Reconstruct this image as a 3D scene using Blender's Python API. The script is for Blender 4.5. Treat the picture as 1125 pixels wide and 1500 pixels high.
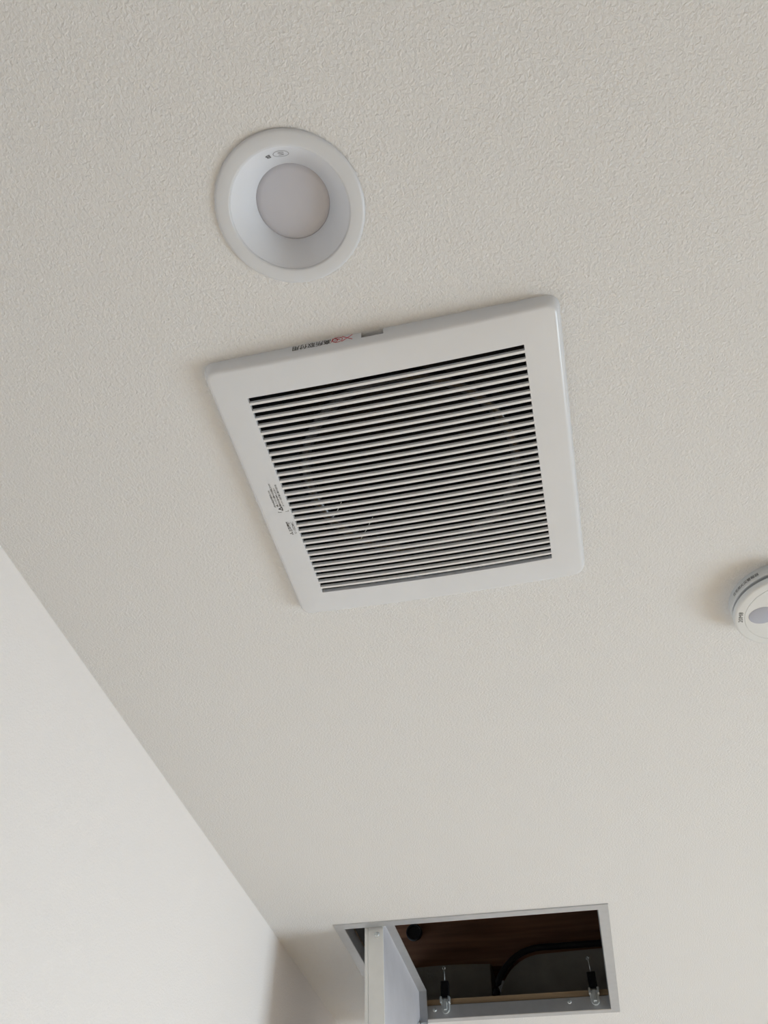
import bpy, bmesh, math
from mathutils import Vector, Matrix
from mathutils.geometry import tessellate_polygon

# ------------------------------------------------------------------ scene, camera, light
for o in list(bpy.data.objects):
    bpy.data.objects.remove(o)
scene = bpy.context.scene
C = scene.collection
CEIL = 2.40
H = 0.5961838                       # ceiling height above the lens
CAMZ = CEIL - H
yaw, pitch, roll, fpx = -0.2606514, 0.8967037, 0.0419914, 1144.137

cd = bpy.data.cameras.new('camera')
cam = bpy.data.objects.new('camera', cd); C.objects.link(cam)
d = Vector((math.sin(yaw)*math.cos(pitch), math.cos(yaw)*math.cos(pitch), math.sin(pitch)))
r = Vector((math.cos(yaw), -math.sin(yaw), 0)); u = r.cross(d)
r2 = r*math.cos(roll) + u*math.sin(roll); u2 = -r*math.sin(roll) + u*math.cos(roll)
M = Matrix((r2, u2, -d)).transposed().to_4x4(); M.translation = (0, 0, CAMZ)
cam.matrix_world = M
cd.sensor_fit = 'HORIZONTAL'; cd.sensor_width = 36.0; cd.lens = fpx/1125*36.0
cd.clip_start = 0.01; cd.clip_end = 100
scene.camera = cam

WX0, WX1, WY0, WY1 = -0.5192, 2.15, -2.00, 2.90        # room
WIN = (0.86, 1.82, 0.20, 1.68)                         # window y0 y1 z0 z1 in the right wall

world = bpy.data.worlds.new('daylight'); scene.world = world; world.use_nodes = True
bg = world.node_tree.nodes['Background']
wn = world.node_tree                                    # pale overcast sky above, duller ground below the horizon
wt_ = wn.nodes.new('ShaderNodeTexCoord'); sx_ = wn.nodes.new('ShaderNodeSeparateXYZ')
mr_ = wn.nodes.new('ShaderNodeMapRange'); mr_.inputs['From Min'].default_value = -1; mr_.inputs['From Max'].default_value = 1
rp_ = wn.nodes.new('ShaderNodeValToRGB'); cr_ = rp_.color_ramp
cr_.elements[0].position = 0.15; cr_.elements[0].color = (0.357, 0.423, 0.475, 1)
cr_.elements[1].position = 0.52; cr_.elements[1].color = (0.745, 0.89, 1.0, 1)
wn.links.new(wt_.outputs['Generated'], sx_.inputs[0]); wn.links.new(sx_.outputs['Z'], mr_.inputs['Value'])
wn.links.new(mr_.outputs['Result'], rp_.inputs['Fac']); wn.links.new(rp_.outputs['Color'], bg.inputs['Color'])
bg.inputs['Strength'].default_value = 7.0
pl = bpy.data.lights.new('window_portal', 'AREA'); pl.shape = 'RECTANGLE'
pl.size = WIN[1]-WIN[0]; pl.size_y = WIN[3]-WIN[2]; pl.cycles.is_portal = True
po = bpy.data.objects.new('window_portal', pl); C.objects.link(po)
po.location = (WX1+0.11, (WIN[0]+WIN[1])/2, (WIN[2]+WIN[3])/2)
po.rotation_euler = Matrix(((0, 0, 1), (1, 0, 0), (0, 1, 0))).to_euler()      # emits towards -X

vs = scene.view_settings
vs.view_transform = 'Standard'; vs.look = 'None'; vs.gamma = 1.0; vs.use_curve_mapping = False
vs.exposure = 1.51

# ------------------------------------------------------------------ materials
def mat(name, col, rough=0.5, metal=0.0, spec=0.5, bump=None, vary=None, emis=None):
    m = bpy.data.materials.new(name); m.use_nodes = True
    nt = m.node_tree; b = nt.nodes['Principled BSDF']
    b.inputs['Base Color'].default_value = (*col, 1)
    b.inputs['Roughness'].default_value = rough
    b.inputs['Metallic'].default_value = metal
    b.inputs['Specular IOR Level'].default_value = spec
    tc = nt.nodes.new('ShaderNodeTexCoord')
    if vary:
        scale, stretch, amount = vary
        mp = nt.nodes.new('ShaderNodeMapping'); mp.inputs['Scale'].default_value = stretch
        nz = nt.nodes.new('ShaderNodeTexNoise'); nz.inputs['Scale'].default_value = scale; nz.inputs['Detail'].default_value = 5
        rp = nt.nodes.new('ShaderNodeValToRGB')
        rp.color_ramp.elements[0].position = 0.3; rp.color_ramp.elements[1].position = 0.7
        rp.color_ramp.elements[0].color = (*[c*(1-amount) for c in col], 1)
        rp.color_ramp.elements[1].color = (*[min(1, c*(1+amount)) for c in col], 1)
        nt.links.new(tc.outputs['Object'], mp.inputs['Vector']); nt.links.new(mp.outputs['Vector'], nz.inputs['Vector'])
        nt.links.new(nz.outputs['Fac'], rp.inputs['Fac']); nt.links.new(rp.outputs['Color'], b.inputs['Base Color'])
    if bump:
        scale, dist, strength = bump
        nz = nt.nodes.new('ShaderNodeTexNoise'); nz.inputs['Scale'].default_value = scale
        nz.inputs['Detail'].default_value = 3.0; nz.inputs['Roughness'].default_value = 0.55; nz.inputs['Distortion'].default_value = 0.6
        bp = nt.nodes.new('ShaderNodeBump'); bp.inputs['Distance'].default_value = dist; bp.inputs['Strength'].default_value = strength
        nt.links.new(tc.outputs['Object'], nz.inputs['Vector'])
        nt.links.new(nz.outputs['Fac'], bp.inputs['Height']); nt.links.new(bp.outputs['Normal'], b.inputs['Normal'])
    return m

MT = dict(
    ceiling=mat('ceiling_wallpaper', (0.775, 0.772, 0.775), 0.85, spec=0.2, bump=(400, 0.0018, 0.75)),
    wall=mat('wall_wallpaper', (0.885, 0.84, 0.815), 0.85, spec=0.2, bump=(400, 0.0011, 0.6)),
    floor=mat('floor_wood', (0.72, 0.46, 0.20), 0.5, vary=(3, (1, 14, 1), 0.25)),
    plastic=mat('white_plastic', (0.71, 0.725, 0.76), 0.24, vary=(40, (1, 1, 1), 0.01)),
    slat=mat('slat_plastic', (0.80, 0.80, 0.81), 0.35, vary=(40, (1, 1, 1), 0.01)),
    light_trim=mat('painted_white_metal', (0.65, 0.665, 0.70), 0.35, vary=(40, (1, 1, 1), 0.01)),
    cone=mat('reflector_white', (0.75, 0.765, 0.81), 0.35, vary=(40, (1, 1, 1), 0.01)),
    diffuser=mat('frosted_diffuser', (0.55, 0.555, 0.62), 0.45, vary=(25, (1, 1, 1), 0.03)),
    detector=mat('detector_plastic', (0.72, 0.735, 0.745), 0.4, vary=(40, (1, 1, 1), 0.01)),
    lens=mat('detector_lens', (0.42, 0.44, 0.52), 0.25),
    black=mat('matt_black', (0.006, 0.006, 0.007), 0.7, vary=(20, (1, 1, 1), 0.2)),
    gloss_black=mat('gloss_black', (0.012, 0.012, 0.013), 0.18),
    ink=mat('black_ink', (0.035, 0.035, 0.037), 0.6),
    ink_soft=mat('grey_ink', (0.16, 0.16, 0.165), 0.6),
    ink_pale=mat('pale_grey_ink', (0.40, 0.40, 0.42), 0.6),
    ink_red=mat('red_ink', (0.55, 0.04, 0.06), 0.6),
    alu=mat('silver_aluminium', (0.50, 0.51, 0.525), 0.42, metal=0.55, vary=(60, (1, 1, 1), 0.04)),
    alu_white=mat('white_aluminium', (0.84, 0.84, 0.82), 0.4, metal=0.0, vary=(60, (1, 1, 1), 0.02)),
    board=mat('gypsum_back_paper', (0.56, 0.55, 0.585), 0.85, vary=(18, (1, 1, 1), 0.05), bump=(900, 0.0002, 0.3)),
    chrome=mat('zinc_plated_steel', (0.74, 0.79, 0.81), 0.22, metal=0.45, vary=(90, (1, 1, 1), 0.08)),
    beam=mat('brown_timber', (0.27, 0.125, 0.070), 0.8, vary=(5, (1, 14, 14), 0.35), bump=(60, 0.001, 0.4)),
    batten=mat('pale_timber', (0.52, 0.37, 0.22), 0.75, vary=(6, (1, 16, 16), 0.25)),
    batt=mat('grey_insulation_wrap', (0.34, 0.31, 0.265), 0.85, vary=(9, (1, 1, 1), 0.25), bump=(40, 0.004, 0.5)),
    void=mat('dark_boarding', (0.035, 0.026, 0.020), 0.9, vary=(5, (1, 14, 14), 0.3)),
    glass=None)
g = bpy.data.materials.new('clear_glass'); g.use_nodes = True
nt = g.node_tree; nt.nodes.clear()
out = nt.nodes.new('ShaderNodeOutputMaterial'); mx = nt.nodes.new('ShaderNodeMixShader')
tr = nt.nodes.new('ShaderNodeBsdfTransparent'); gl = nt.nodes.new('ShaderNodeBsdfGlossy'); gl.inputs['Roughness'].default_value = 0.02
mx.inputs['Fac'].default_value = 0.06
nt.links.new(tr.outputs[0], mx.inputs[1]); nt.links.new(gl.outputs[0], mx.inputs[2]); nt.links.new(mx.outputs[0], out.inputs['Surface'])
MT['glass'] = g

# ------------------------------------------------------------------ helpers
def obj(name, me, m, parent=None, smooth=False):
    if isinstance(me, bmesh.types.BMesh):
        bm = me; me = bpy.data.meshes.new(name)
        bmesh.ops.recalc_face_normals(bm, faces=bm.faces[:]); bm.to_mesh(me); bm.free()
    if not me.materials: me.materials.append(MT[m])
    if smooth:
        for p in me.polygons: p.use_smooth = True
    o = bpy.data.objects.new(name, me); C.objects.link(o)
    if parent: o.parent = parent
    return o

def thing(name, label, cat, loc=(0, 0, 0), rot=(0, 0, 0)):
    o = bpy.data.objects.new(name, None); C.objects.link(o)
    o.empty_display_size = 0.02; o.location = loc; o.rotation_euler = rot
    o['label'] = label; o['category'] = cat
    return o

def tag(o, label, cat):
    o['label'] = label; o['category'] = cat; return o

def struct(o, label, cat):
    o['kind'] = 'structure'; o['label'] = label; o['category'] = cat; return o

def box(bm, x0, x1, y0, y1, z0, z1, bevel=0.0, seg=2):
    b2 = bmesh.new(); bmesh.ops.create_cube(b2, size=1.0)
    for v in b2.verts:
        v.co = Vector((x0+(v.co.x+.5)*(x1-x0), y0+(v.co.y+.5)*(y1-y0), z0+(v.co.z+.5)*(z1-z0)))
    if bevel: bmesh.ops.bevel(b2, geom=b2.edges[:], offset=bevel, segments=seg, affect='EDGES', profile=0.5)
    t = bpy.data.meshes.new('t'); b2.to_mesh(t); b2.free(); bm.from_mesh(t); bpy.data.meshes.remove(t)
    return bm

def B(*a, **k): return box(bmesh.new(), *a, **k)

def lathe(prof, n=96, closed=False):
    """prof: list of (radius, z); spun round Z"""
    bm = bmesh.new(); rings = []
    for (rr, z) in prof:
        if rr < 1e-7: rings.append([bm.verts.new((0, 0, z))])
        else: rings.append([bm.verts.new((rr*math.cos(2*math.pi*i/n), rr*math.sin(2*math.pi*i/n), z)) for i in range(n)])
    pairs = list(zip(rings, rings[1:]))
    if closed: pairs.append((rings[-1], rings[0]))
    for a, b in pairs:
        for i in range(n):
            j = (i+1) % n
            if len(a) == 1 and len(b) == 1: continue
            if len(a) == 1: bm.faces.new((a[0], b[i], b[j]))
            elif len(b) == 1: bm.faces.new((a[i], a[j], b[0]))
            else: bm.faces.new((a[i], a[j], b[j], b[i]))
    return bm

def tube(pts, rad, n=10, bm=None):
    bm = bm or bmesh.new(); pts = [Vector(p) for p in pts]; rings = []
    up = Vector((0, 0, 1))
    for i, p in enumerate(pts):
        t = (pts[min(i+1, len(pts)-1)] - pts[max(i-1, 0)]).normalized()
        a = t.cross(up) if abs(t.dot(up)) < .95 else t.cross(Vector((1, 0, 0)))
        a.normalize(); b = t.cross(a)
        rings.append([bm.verts.new(p + rad*(a*math.cos(2*math.pi*k/n) + b*math.sin(2*math.pi*k/n))) for k in range(n)])
    for A, Bq in zip(rings, rings[1:]):
        for k in range(n): bm.faces.new((A[k], A[(k+1) % n], Bq[(k+1) % n], Bq[k]))
    bm.faces.new(rings[0]); bm.faces.new(rings[-1][::-1])
    return bm

def prism_holes(outer, holes, to3):
    """flat slab with holes; to3(p2, side) -> 3D point"""
    loops = [outer] + holes
    flat = [p for l in loops for p in l]
    tris = tessellate_polygon([[Vector((x, y, 0)) for x, y in l] for l in loops])
    bm = bmesh.new()
    V = [[bm.verts.new(to3(p, s)) for p in flat] for s in (0, 1)]
    for t in tris:
        for s in (0, 1):
            try: bm.faces.new([V[s][i] for i in t])
            except ValueError: pass
    k = 0
    for l in loops:
        n = len(l)
        for i in range(n):
            a, b = k+i, k+(i+1) % n
            bm.faces.new((V[0][a], V[0][b], V[1][b], V[1][a]))
        k += n
    return bm

def text2d(s, size, bold=0.0):
    """flat triangulated lettering as (verts2d, faces), left/bottom at 0"""
    cu = bpy.data.curves.new('t', 'FONT'); cu.body = s; cu.size = size; cu.resolution_u = 2; cu.offset = bold
    cu.fill_mode = 'FRONT' if hasattr(cu, 'fill_mode') else cu.fill_mode
    o = bpy.data.objects.new('t', cu); C.objects.link(o)
    dg = bpy.context.evaluated_depsgraph_get(); dg.update()
    me = bpy.data.meshes.new_from_object(o.evaluated_get(dg))
    vs_ = [(v.co.x, v.co.y) for v in me.vertices]; fs = [tuple(p.vertices) for p in me.polygons]
    bpy.data.objects.remove(o); bpy.data.curves.remove(cu); bpy.data.meshes.remove(me)
    return vs_, fs

def fit2d(tx, w, h, x0=0.0, y0=0.0):
    """scale lettering to a w x h box at x0,y0"""
    v, f = tx
    ax = min(p[0] for p in v); bx = max(p[0] for p in v); ay = min(p[1] for p in v); by = max(p[1] for p in v)
    return [((x-ax)/(bx-ax)*w+x0, (y-ay)/(by-ay)*h+y0) for x, y in v], f

def merge2d(*ts):
    V, F = [], []
    for v, f in ts:
        k = len(V); V += v; F += [tuple(i+k for i in q) for q in f]
    return V, F

def stroke2d(pts, w, close=False):
    V, F = [], []
    n = len(pts)
    for i in range(n if close else n-1):
        a = Vector(pts[i]); b = Vector(pts[(i+1) % n]); t = (b-a).normalized(); q = Vector((-t.y, t.x))*w/2; e = t*w*.3
        k = len(V); V += [tuple(a-e+q), tuple(a-e-q), tuple(b+e-q), tuple(b+e+q)]; F.append((k, k+1, k+2, k+3))
    return V, F

def ring2d(cx, cy, rx, ry, w, n=28):
    return stroke2d([(cx+rx*math.cos(2*math.pi*i/n), cy+ry*math.sin(2*math.pi*i/n)) for i in range(n)], w, True)

def printed(name, t2, fn, m, parent):
    me = bpy.data.meshes.new(name); me.from_pydata([fn(x, y) for x, y in t2[0]], [], t2[1]); me.update()
    return obj(name, me, m, parent)

# ------------------------------------------------------------------ the room
VX, VY = -0.0883, 0.4230           # grille centre
DLX, DLY = -0.1260, 0.1635         # downlight centre
SDX, SDY = 0.2566, 0.6551          # detector centre
HX0, HX1, HY0, HY1 = -0.4102, 0.0473, 1.3149, 1.7703      # hatch frame outline
FL = 0.0170                        # flange width

def rect(x0, x1, y0, y1): return [(x0, y0), (x1, y0), (x1, y1), (x0, y1)]
circ = [(DLX+0.050*math.cos(2*math.pi*i/64), DLY+0.050*math.sin(2*math.pi*i/64)) for i in range(64)]
bm = prism_holes(rect(WX0-.1, WX1+.1, WY0-.1, WY1+.1),
                 [rect(HX0+.010, HX1-.010, HY0+.010, HY1-.010), rect(VX-.128, VX+.128, VY-.128, VY+.128), circ],
                 lambda p, s: (p[0], p[1], CEIL+0.0125*s))
struct(obj('ceiling', bm, 'ceiling'), 'off-white textured wallpaper ceiling with an open access hatch', 'ceiling')
struct(obj('wall_left', B(WX0-.1, WX0, WY0-.1, WY1+.1, 0, CEIL), 'wall'), 'white textured wallpaper wall meeting the ceiling', 'wall')
struct(obj('wall_far', B(WX0, WX1, WY1, WY1+.1, 0, CEIL), 'wall'), 'white wallpaper wall at the far end beyond the hatch', 'wall')
struct(obj('wall_near', B(WX0, WX1, WY0-.1, WY0, 0, CEIL), 'wall'), 'white wallpaper wall behind the viewer', 'wall')
bm = prism_holes(rect(WY0-.1, WY1+.1, 0, CEIL), [rect(*WIN)], lambda p, s: (WX1+.1*s, p[0], p[1]))
struct(obj('wall_right', bm, 'wall'), 'white wallpaper wall with a window', 'wall')
struct(obj('floor', B(WX0-.1, WX1+.1, WY0-.1, WY1+.1, -.05, 0), 'floor'), 'light wooden floor of the room', 'floor')
bm = prism_holes(rect(*WIN), [rect(WIN[0]+.03, WIN[1]-.03, WIN[2]+.03, WIN[3]-.03)], lambda p, s: (WX1+.06+.03*s, p[0], p[1]))
w1 = struct(obj('window_1', bm, 'alu'), 'window with a slim aluminium frame in the right wall', 'window')
obj('pane', B(WX1+.073, WX1+.077, WIN[0]+.03, WIN[1]-.03, WIN[2]+.03, WIN[3]-.03), 'glass', w1)

# dark roof void over the hatch
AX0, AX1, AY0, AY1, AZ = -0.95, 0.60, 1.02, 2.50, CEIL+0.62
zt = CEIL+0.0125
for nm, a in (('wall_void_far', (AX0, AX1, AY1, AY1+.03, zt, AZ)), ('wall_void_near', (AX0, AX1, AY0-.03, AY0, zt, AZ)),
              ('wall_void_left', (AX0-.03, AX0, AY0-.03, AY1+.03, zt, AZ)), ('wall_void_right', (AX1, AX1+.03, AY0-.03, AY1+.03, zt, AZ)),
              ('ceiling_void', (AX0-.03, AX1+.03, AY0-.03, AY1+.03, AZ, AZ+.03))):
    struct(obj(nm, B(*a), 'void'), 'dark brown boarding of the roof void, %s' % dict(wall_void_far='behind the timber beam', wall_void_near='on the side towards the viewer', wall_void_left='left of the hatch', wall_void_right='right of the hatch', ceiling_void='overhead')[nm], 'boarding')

# ------------------------------------------------------------------ ventilation grille
vent = thing('ventilation_grille', 'square white plastic ceiling ventilation fan grille with horizontal slats', 'vent', (VX, VY, CEIL))
DE, BOW = 0.0115, 0.0040           # depth at the rim, extra belly in the middle
HB = 0.1515                        # half size at the ceiling
HI = 0.2377/2                      # half size of the slatted opening
def belly(x): return BOW*max(0.0, 1-(x/HB)**2)
def fz(x): return -(DE+belly(x))   # face height
NS, NC = 20, 7
def sq_ring(half, rad):
    pts = []
    c = half-rad
    for k, (sx, sy) in enumerate(((1, 1), (-1, 1), (-1, -1), (1, -1))):
        a0 = k*math.pi/2
        for i in range(NC+1):
            a = a0+math.pi/2*i/NC
            pts.append((sx*c+rad*math.cos(a), sy*c+rad*math.sin(a)))
        a = a0+math.pi/2
        p = Vector((sx*c+rad*math.cos(a), sy*c+rad*math.sin(a)))
        nx, ny = ((-1, 1), (-1, -1), (1, -1), (1, 1))[k]
        q = Vector((nx*c+rad*math.cos(a), ny*c+rad*math.sin(a)))
        for i in range(1, NS): pts.append(tuple(p.lerp(q, i/NS)))
    return pts
PROF = [(0, 0, .0105), (.0006, .30, .0105), (.0014, .55, .0102), (.0024, .76, .0096), (.0036, .91, .0088), (.0050, .98, .0080), (.0064, 1.0, .0072)]
bm = bmesh.new(); rings = []
for ins, fr, rad in PROF:
    rings.append([bm.verts.new((x, y, fz(x)*fr)) for x, y in sq_ring(HB-ins, rad)])
rings.append([bm.verts.new((x, y, fz(x))) for x, y in sq_ring(HI, .0006)])
rings.append([bm.verts.new((x, y, fz(x)+.0042)) for x, y in sq_ring(HI, .0006)])
rings.append([bm.verts.new((x, y, fz(x)+.0042)) for x, y in sq_ring(HI+.0022, .0006)])
rings.append([bm.verts.new((x, y, fz(x)+.0025)) for x, y in sq_ring(HB-.0075, .007)])
rings.append([bm.verts.new((x, y, 0)) for x, y in sq_ring(HB-.0025, .0090)])
rings.append(rings[0])
for a, b in zip(rings, rings[1:]):
    n = len(a)
    for i in range(n): bm.faces.new((a[i], a[(i+1) % n], b[(i+1) % n], b[i]))
cover = obj('cover', bm, 'plastic', vent)
cut = bpy.data.objects.new('cut', bpy.data.meshes.new('cut')); C.objects.link(cut); cut.parent = vent
cb = B(-.0982-VX, -.0797-VX, -HB-.004, -HB+.0052, -.0074, .003); cb.to_mesh(cut.data); cb.free()
md = cover.modifiers.new('notch', 'BOOLEAN'); md.operation = 'DIFFERENCE'; md.object = cut; md.solver = 'EXACT'
bpy.context.view_layer.update()
dg = bpy.context.evaluated_depsgraph_get()
nm_ = bpy.data.meshes.new_from_object(cover.evaluated_get(dg))
cover.modifiers.clear(); cover.data = nm_
bpy.data.objects.remove(cut)
if len(nm_.polygons) < 100: raise RuntimeError('notch failed')
for p in nm_.polygons: p.use_smooth = True
nm_.set_sharp_from_angle(angle=math.radians(40))

NSL, TH, DP = 30, 0.0026, 0.0033
GAP = (2*HI-NSL*TH)/(NSL+1)
bm = bmesh.new(); prev = None; n = 18
for i in range(n+1):
    x = -HI + 2*HI*i/n; z = fz(x)+.0002
    sec = [(-TH/2, z+DP), (-TH/2, z+.0003), (-TH/2+.0003, z), (TH/2-.0003, z), (TH/2, z+.0003), (TH/2, z+DP)]
    cur = [bm.verts.new((x, y, zz)) for y, zz in sec]
    if prev:
        for k in range(6): bm.faces.new((prev[k], prev[(k+1) % 6], cur[(k+1) % 6], cur[k]))
    else: bm.faces.new(cur)
    prev = cur
bm.faces.new(prev[::-1])
slat = None
for i in range(NSL):
    y = -HI + GAP*(i+1) + TH*(i+.5)
    if slat is None: slat = obj('slat', bm, 'slat', vent); s = slat
    else:
        s = slat.copy(); C.objects.link(s); s.parent = vent
    s.location = (0, y, 0)
# black fan box behind the slats
bm = bmesh.new(); hb = .1265
ps = [(-hb, -hb), (hb, -hb), (hb, hb), (-hb, hb)]
lo = [bm.verts.new((x, y, 0.0)) for x, y in ps]; hi = [bm.verts.new((x, y, .16)) for x, y in ps]
for i in range(4): bm.faces.new((lo[i], lo[(i+1) % 4], hi[(i+1) % 4], hi[i]))
bm.faces.new(hi)
obj('fan_housing', bm, 'black', vent)['label'] = 'black fan box behind the slats'
rt = bmesh.new()
rp = [(.100+.007*math.cos(2*math.pi*i/14), .012+.007*math.sin(2*math.pi*i/14)) for i in range(14)]
rt.free(); rt = lathe(rp, 72, closed=True)
obj('inlet_ring', rt, 'gloss_black', vent, True)['label'] = 'dark round air inlet ring'
for a, b in (((-.1336, .4591), (-.1512, .4831)), ((-.1587, .4349), (-.1714, .4512))):
    p = Vector((a[0]-VX, a[1]-VY, -.0065)); q = Vector((b[0]-VX, b[1]-VY, -.0065))
    obj('motor_wire', tube([p, p.lerp(q, .5)+Vector((.0008, 0, 0)), q], .00035, 6), 'slat', vent, True)

# print on the left margin: reads towards the viewer's side (-Y), letters' tops towards -X
def face_map(x0, y0):
    def f(a, b):
        x = x0-VX-b; y = y0-VY-a
        return (x, y, fz(x)-.00012)
    return f
fine = ['お手入れの際は必ず電源を切ってから', '作業してください感電やけがの原因になります', '運転中は指や棒を入れない', 'ルーバーは確実に取り付ける']
lines = []
for i, s in enumerate(fine):
    L = (.0205, .0285, .0225, .0262)[i]
    lines.append(fit2d(text2d(s, 1.0, .012), L, .0021, 0, -(i*.00275)))
printed('warning_print', merge2d(*lines), face_map(-.2197, .4238), 'ink', vent)
tri = stroke2d([(0, 0), (.0040, 0), (.0020, .0036)], .0008, True)
bang = fit2d(text2d('!', 1.0), .0005, .0018, .0017, .0006)
brk = merge2d(stroke2d([(-.0010, .0050), (-.0020, .0050), (-.0020, .0018)], .00035), stroke2d([(-.0020, -.0020), (-.0020, -.0050), (-.0006, -.0050)], .00035))
printed('warning_triangle', merge2d(tri, bang, brk), face_map(-.2145, .4284), 'ink', vent)
def dia(cx, cy, ang, L=.0022, w=.0013):
    c, s = math.cos(ang), math.sin(ang)
    P = [(0, 0), (L/2, w/2), (L, 0), (L/2, -w/2)]
    return [(cx+c*x-s*y, cy+s*x+c*y) for x, y in P], [(0, 1, 2, 3)]
logo = merge2d(dia(.0021, .0019, math.pi/2), dia(.0021, .0019, math.pi*7/6), dia(.0021, .0019, -math.pi/6),
               fit2d(text2d('三菱電機', 1.0, .035), .0125, .0036, .0047, .0002))
printed('maker_logo', logo, face_map(-.2127, .4600), 'ink', vent)
printed('model_number', fit2d(text2d('V-18ZMC', 1.0, .01), .0155, .0024), face_map(-.2094, .4592), 'ink_soft', vent)

# print on the near edge: upside down for this viewer (reads towards -X, tops towards the room)
def edge_y(z, x):
    D = -fz(x); fr = min(1, max(0, -z/D))
    for (i0, f0, _), (i1, f1, _) in zip(PROF, PROF[1:]):
        if fr <= f1: return -HB + i0+(i1-i0)*(fr-f0)/(f1-f0)
    return -HB+PROF[-1][0]
def edge_map(x0, z0):
    def f(a, b):
        x = x0-VX-a; z = z0-b
        return (x, edge_y(z, x)-.00018, z)
    return f
printed('mounting_print', fit2d(text2d('高所取付用', 1.0, .012), .0332, .0064), edge_map(-.1243, -.0008), 'ink', vent)
red = merge2d(stroke2d([(0, 0), (.0088, .0064)], .0008), stroke2d([(0, .0060), (.0085, 0)], .0008),
              ring2d(.0125, .0032, .0042, .0033, .0006), ring2d(.0145, .0034, .0022, .0024, .0006),
              stroke2d([(.0095, .0008), (.0155, .0046)], .0005), stroke2d([(.0100, .0040), (.0150, .0010)], .0005), stroke2d([(.0165, .0004), (.0178, .0050)], .0006))
printed('prohibition_mark', red, edge_map(-.1060, -.0006), 'ink_red', vent)['label'] = 'red crossed mark'

# ------------------------------------------------------------------ downlight
dl = thing('downlight', 'round white recessed ceiling downlight, switched off, with a frosted disc', 'downlight', (DLX, DLY, CEIL))
obj('trim_ring', lathe([(.0505, .004), (.0505, 0), (.0562, 0), (.0563, -.0012), (.0556, -.0024), (.0540, -.0030), (.0462, -.0034), (.0449, -.0030), (.0445, -.0018), (.0450, .004)], 128, True), 'light_trim', dl, True)
obj('reflector', lathe([(.0447, -.0020), (.0440, -.0008), (.0430, .0010), (.0283, .0172), (.0283, .030), (.047, .030), (.0475, .003), (.0449, .001)], 128, True), 'cone', dl, True)
obj('diffuser', lathe([(.0283, .0185), (.0275, .0176), (.024, .0168), (.016, .0160), (.008, .0156), (0, .0155)], 96), 'diffuser', dl, True)
obj('lamp_body', lathe([(.0283, .0300), (.0283, .070), (.022, .075), (0, .075)], 48), 'alu', dl, True)
def cone_map(a, b):                 # a along +X rotated half turn, b up the cone
    x = -a; rad = .0398-b*.85; ang = -math.pi/2 + x/.0385
    zz = .0010+(.0430-rad)/(.0430-.0283)*.0162
    return ((rad-.00012)*math.cos(ang), (rad-.00012)*math.sin(ang), zz-.00012)
mk = merge2d(ring2d(-.0038, .0022, .0058, .0031, .0006), fit2d(text2d('S', 1.0, .03), .0048, .0038, -.0062, .0003))
printed('type_mark', mk, cone_map, 'ink_pale', dl)
mk = merge2d(fit2d(text2d('B', 1.0, .04), .0036, .0034, .0043, .0004))
printed('type_letter', mk, cone_map, 'ink_soft', dl)

# ------------------------------------------------------------------ smoke detector
sd = thing('smoke_detector', 'round white smoke detector on the ceiling at the right edge', 'detector', (SDX, SDY, CEIL))
obj('base_plate', lathe([(0, 0), (.0495, 0), (.0500, -.0010), (.0502, -.0118), (.0496, -.0124), (0, -.0124)], 96), 'detector', sd, True)
obj('vent_gap', lathe([(0, -.0124), (.0440, -.0124), (.0440, -.0164), (0, -.0164)], 96), 'black', sd)['label'] = 'dark air gap'
obj('cap', lathe([(0, -.0164), (.0500, -.0164), (.0506, -.0169), (.0508, -.0200), (.0503, -.0218), (.0492, -.0227), (.0478, -.0230), (.0412, -.0231), (.0410, -.0226), (.0406, -.0226), (.0404, -.0231), (.020, -.0236), (0, -.0237)], 96), 'detector', sd, True)
lo_ = obj('lens', lathe([(0, -.0010), (.006, -.0009), (.0110, -.0004), (.0130, .0002), (.0130, .002), (0, .002)], 48), 'lens', sd, True)
lo_.location = (-.0225, 0, -.0237); lo_['label'] = 'lilac grey oval lens'
lo_.scale = (1.1, .95, 1)
def side_map(a0, z0, rad):
    def f(a, b):
        ang = a0+a/rad
        return ((rad+.0002)*math.cos(ang), (rad+.0002)*math.sin(ang), z0+b)
    return f
printed('side_print', fit2d(text2d('住宅用火災警報器', 1.0), .0360, .0040), side_map(math.radians(-160), -.0088, .0502), 'ink', sd)
printed('cap_print', fit2d(text2d('20M8', 1.0, .0), .0150, .0042), lambda a, b: (-.0425-b, .0072-a-b*.25, -.02325), 'ink', sd)
for o_ in sd.children: o_.data.set_sharp_from_angle(angle=math.radians(38))

# ------------------------------------------------------------------ hatch frame
fr = thing('hatch_frame', 'silver aluminium frame of the square ceiling access hatch', 'hatch frame', ((HX0+HX1)/2, (HY0+HY1)/2, CEIL))
hw, hl = (HX1-HX0)/2, (HY1-HY0)/2
# L profile: (inset from outline, z)
LP = [(0, 0), (.0004, -.0018), (FL-.0008, -.0018), (FL, -.0008), (FL, .0225), (FL-.0022, .0240), (FL-.0060, .0240), (FL-.0060, .0225), (FL-.0022, .0220), (FL-.0022, 0)]
corners = [(-1, -1), (1, -1), (1, 1), (-1, 1)]
for k in range(4):
    a, b = corners[k], corners[(k+1) % 4]
    bm = bmesh.new()
    A = [bm.verts.new((a[0]*(hw-i), a[1]*(hl-i), z)) for i, z in LP]
    Bv = [bm.verts.new((b[0]*(hw-i), b[1]*(hl-i), z)) for i, z in LP]
    n = len(LP)
    for i in range(n): bm.faces.new((A[i], A[(i+1) % n], Bv[(i+1) % n], Bv[i]))
    bm.faces.new(A); bm.faces.new(Bv[::-1])
    obj('rail', bm, 'alu', fr)
cx0, cy0 = (HX0+HX1)/2, (HY0+HY1)/2
scr = None
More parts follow.
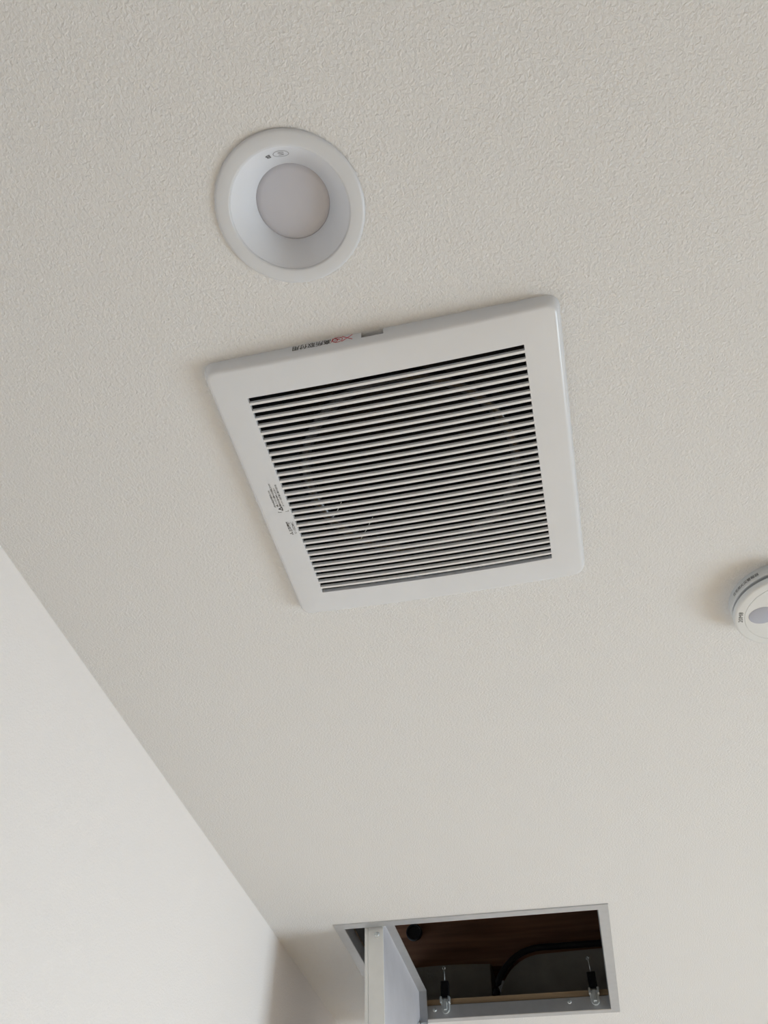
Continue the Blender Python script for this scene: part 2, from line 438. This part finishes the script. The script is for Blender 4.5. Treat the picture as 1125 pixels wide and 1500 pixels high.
def screw_mesh():
    bm = lathe([(0, .0016), (.0012, .0016), (.0016, .0010), (.0030, .0022), (.0040, .0014), (.0044, 0), (0, 0)], 20)
    return bm
for xx, zz in ((-.047, .0158), (-.317, .0155)):
    if scr is None: scr = obj('screw', screw_mesh(), 'chrome', fr, True); s = scr
    else: s = scr.copy(); C.objects.link(s); s.parent = fr
    s.location = (xx-cx0, hl-FL, zz); s.rotation_euler = (math.pi/2, 0, 0)
# two spring catches on the far rail
cat0 = None
def make_catch():
    bm = B(-.0085, .0085, -.0110, .0, .0310, .0640, bevel=.0014)
    body = obj('catch', bm, 'gloss_black', fr); body['label'] = 'black spring catch with a zinc bracket'
    # rounded zinc bracket
    bm = bmesh.new(); prof = []
    for i in range(13):
        a = math.pi*i/12
        prof.append((.0088*math.cos(a), .0150-.0090*math.sin(a)))
    prof = [(.0094, .0345)] + prof + [(-.0094, .0345)]
    f0 = [bm.verts.new((x, -.0008, z)) for x, z in prof]; f1 = [bm.verts.new((x*.86, -.0060, z)) for x, z in prof]
    n = len(prof)
    for i in range(n): bm.faces.new((f0[i], f0[(i+1) % n], f1[(i+1) % n], f1[i]))
    bm.faces.new(f0); bm.faces.new(f1[::-1])
    box(bm, -.0030, .0030, -.0088, -.0055, .0120, .0345, bevel=.0008)
    box(bm, -.0100, -.0064, -.0125, -.0005, .0240, .0350, bevel=.0005)
    box(bm, .0064, .0100, -.0125, -.0005, .0240, .0350, bevel=.0005)
    obj('bracket', bm, 'chrome', body)
    pts = [(0, -.005, .064), (-.0005, -.005, .082), (-.0012, -.005, .088)]
    pts += [(-.0012+.0028*math.sin(t), -.005, .0908-.0028*math.cos(t)) for t in [i*math.pi/5 for i in range(1, 10)]]
    obj('spring_wire', tube(pts, .0009, 8), 'chrome', body, True)
    return body
for xx in (-.2940, .0035):
    if cat0 is None: cat0 = make_catch(); c = cat0
    else:
        c = cat0.copy(); C.objects.link(c); c.parent = fr
        for ch in cat0.children:
            e = ch.copy(); C.objects.link(e); e.parent = c
    c.location = (xx-cx0, hl-FL, 0)

# timber battens round the opening, above the frame
tag(obj('timber_batten', B(HX0-.06, HX1+.06, HY1-.0095, HY1+.030, zt, CEIL+.0365), 'batten'), 'pale brown timber strip above the far rail of the hatch', 'batten')
tag(obj('timber_batten', B(HX0-.030, HX0+.0080, HY0-.02, HY1-.0100, zt, CEIL+.0400), 'batten'), 'timber strip along the left side of the hatch, behind the hanging door', 'batten')

# ------------------------------------------------------------------ hatch door, hanging open
T, DW, DH = .0320, .3950, .4150
door = thing('hatch_door', 'silver edged hatch door hanging open below the ceiling', 'hatch door', (-.3616, 1.3360, CAMZ+.6390), (0, -math.radians(2.7), 0))
wt = .0022
def near_rail(y, sgn):
    bm = bmesh.new()
    y1 = y+sgn*wt
    box(bm, .0058, T, min(y, y1), max(y, y1), -DH, 0, bevel=.0005)
    box(bm, 0, .0052, min(y-sgn*.0008, y1), max(y-sgn*.0008, y1), -DH, 0, bevel=.0008)
    box(bm, .0050, .0060, min(y+sgn*.0010, y1), max(y+sgn*.0010, y1), -DH, 0)
    return bm
nr = obj('edge_rail', near_rail(0, 1), 'alu_white', door)
obj('edge_rail', near_rail(DW, -1), 'alu', door)
obj('edge_rail', B(.0005, T, wt, DW-wt, -wt, 0, bevel=.0004), 'alu', door)
obj('edge_rail', B(.0005, T, wt, DW-wt, -DH, -DH+wt, bevel=.0004), 'alu', door)
obj('backing_board', B(.0015, .0165, wt, DW-wt, -DH+wt, -wt), 'board', door)['label'] = 'grey plasterboard back'
obj('face_panel', B(-.0002, .0016, wt, DW-wt, -DH+wt, -wt), 'ceiling', door)['label'] = 'off-white wallpapered face'
s = scr.copy(); s.data = scr.data; C.objects.link(s); s.parent = nr; s.location = (.0215, 0, -.056); s.rotation_euler = (math.pi/2, 0, 0)
bm = B(.0190, .0330, DW-.016, DW-wt, -.130, -.062, bevel=.002)
box(bm, .0165, .0200, DW-.030, DW-wt, -.126, -.066, bevel=.001)
obj('hinge_bracket', bm, 'chrome', door)

# ------------------------------------------------------------------ inside the roof void
bm = B(AX0, AX1, 1.97, 2.06, CEIL+.175, CEIL+.345, bevel=.003)
bmm = tag(obj('timber_beam', bm, 'beam'), 'dark brown timber beam above the hatch', 'beam')
o = obj('spot_rim', lathe([(.0160, 0), (.0195, 0), (.0195, .007), (.0160, .007)], 32, True), 'black', bmm, True)  # black ring and disc for a dark round spot on the beam
o.location = (-.403, 1.971, CEIL+.262); o.rotation_euler = (math.pi/2, 0, 0); o['label'] = 'black round disc on the beam'
o2 = obj('spot_disc', lathe([(0, .001), (.0162, .001), (.0162, .004), (0, .004)], 32), 'gloss_black', bmm)
o2.location = (-.403, 1.971, CEIL+.262); o2.rotation_euler = (math.pi/2, 0, 0)

tag(obj('added_dark_board', B(-.52, -.475, AY0, 1.92, zt, CEIL+.36, bevel=.002), 'void'), 'near black board added to darken the roof void left of the hatch', 'dark_board')  # added near-black board, keeps the void dark left of the hatch

def batt(name, x0, x1, y0, y1, z0, z1, rad, label):
    bm = bmesh.new(); n = 12
    prof = [(x0, z0)]
    for i in range(n+1):
        a = math.pi-math.pi/2*i/n
        prof.append((x0+rad+rad*math.cos(a), z1-rad+rad*math.sin(a)))
    m_ = 10
    xs = x0+rad
    for i in range(1, m_+1):
        t = i/m_; prof.append((xs+(x1-xs)*t, z1+.004*math.sin(t*math.pi)))
    prof.append((x1, z0))
    f0 = [bm.verts.new((x, y0+.012, z)) for x, z in prof]
    ctr = Vector(((x0+x1)/2, (z0+z1)/2))
    fi = [bm.verts.new((ctr.x+(x-ctr.x)*.988, y0, ctr.y+(z-ctr.y)*.975)) for x, z in prof]
    f1 = [bm.verts.new((x, y1, z)) for x, z in prof]
    k = len(prof)
    for A, Bq in ((fi, f0), (f0, f1)):
        for i in range(k): bm.faces.new((A[i], A[(i+1) % k], Bq[(i+1) % k], Bq[i]))
    bm.faces.new(fi); bm.faces.new(f1[::-1])
    return tag(obj(name, bm, 'batt', None, False), label, 'insulation')
batt('insulation_roll', -.205, .33, 1.93, 2.20, zt, CEIL+.180, .105, 'grey rounded insulation bundle inside the hatch, right of the black gap tube')
batt('insulation_roll', -.47, -.219, 1.945, 2.20, zt, CEIL+.172, .03, 'dark grey flat topped insulation bundle inside the hatch, left of the black gap tube')
pts = []
for i in range(13):
    a = math.pi-math.pi/2*i/12
    pts.append((-.098+.113*math.cos(a), 1.915, CEIL+.073+.113*math.sin(a)))
pts = [(-.211, 1.915, CEIL+.021)] + pts + [(.02, 1.917, CEIL+.187), (.20, 1.920, CEIL+.187)]
tag(obj('gap_shade', tube(pts, .0068, 10), 'black', None, True), 'thin black tube standing for the shadow gap round the grey insulation inside the hatch', 'gap_shade')  # black tube stands for the shadow gap between the insulation bundles
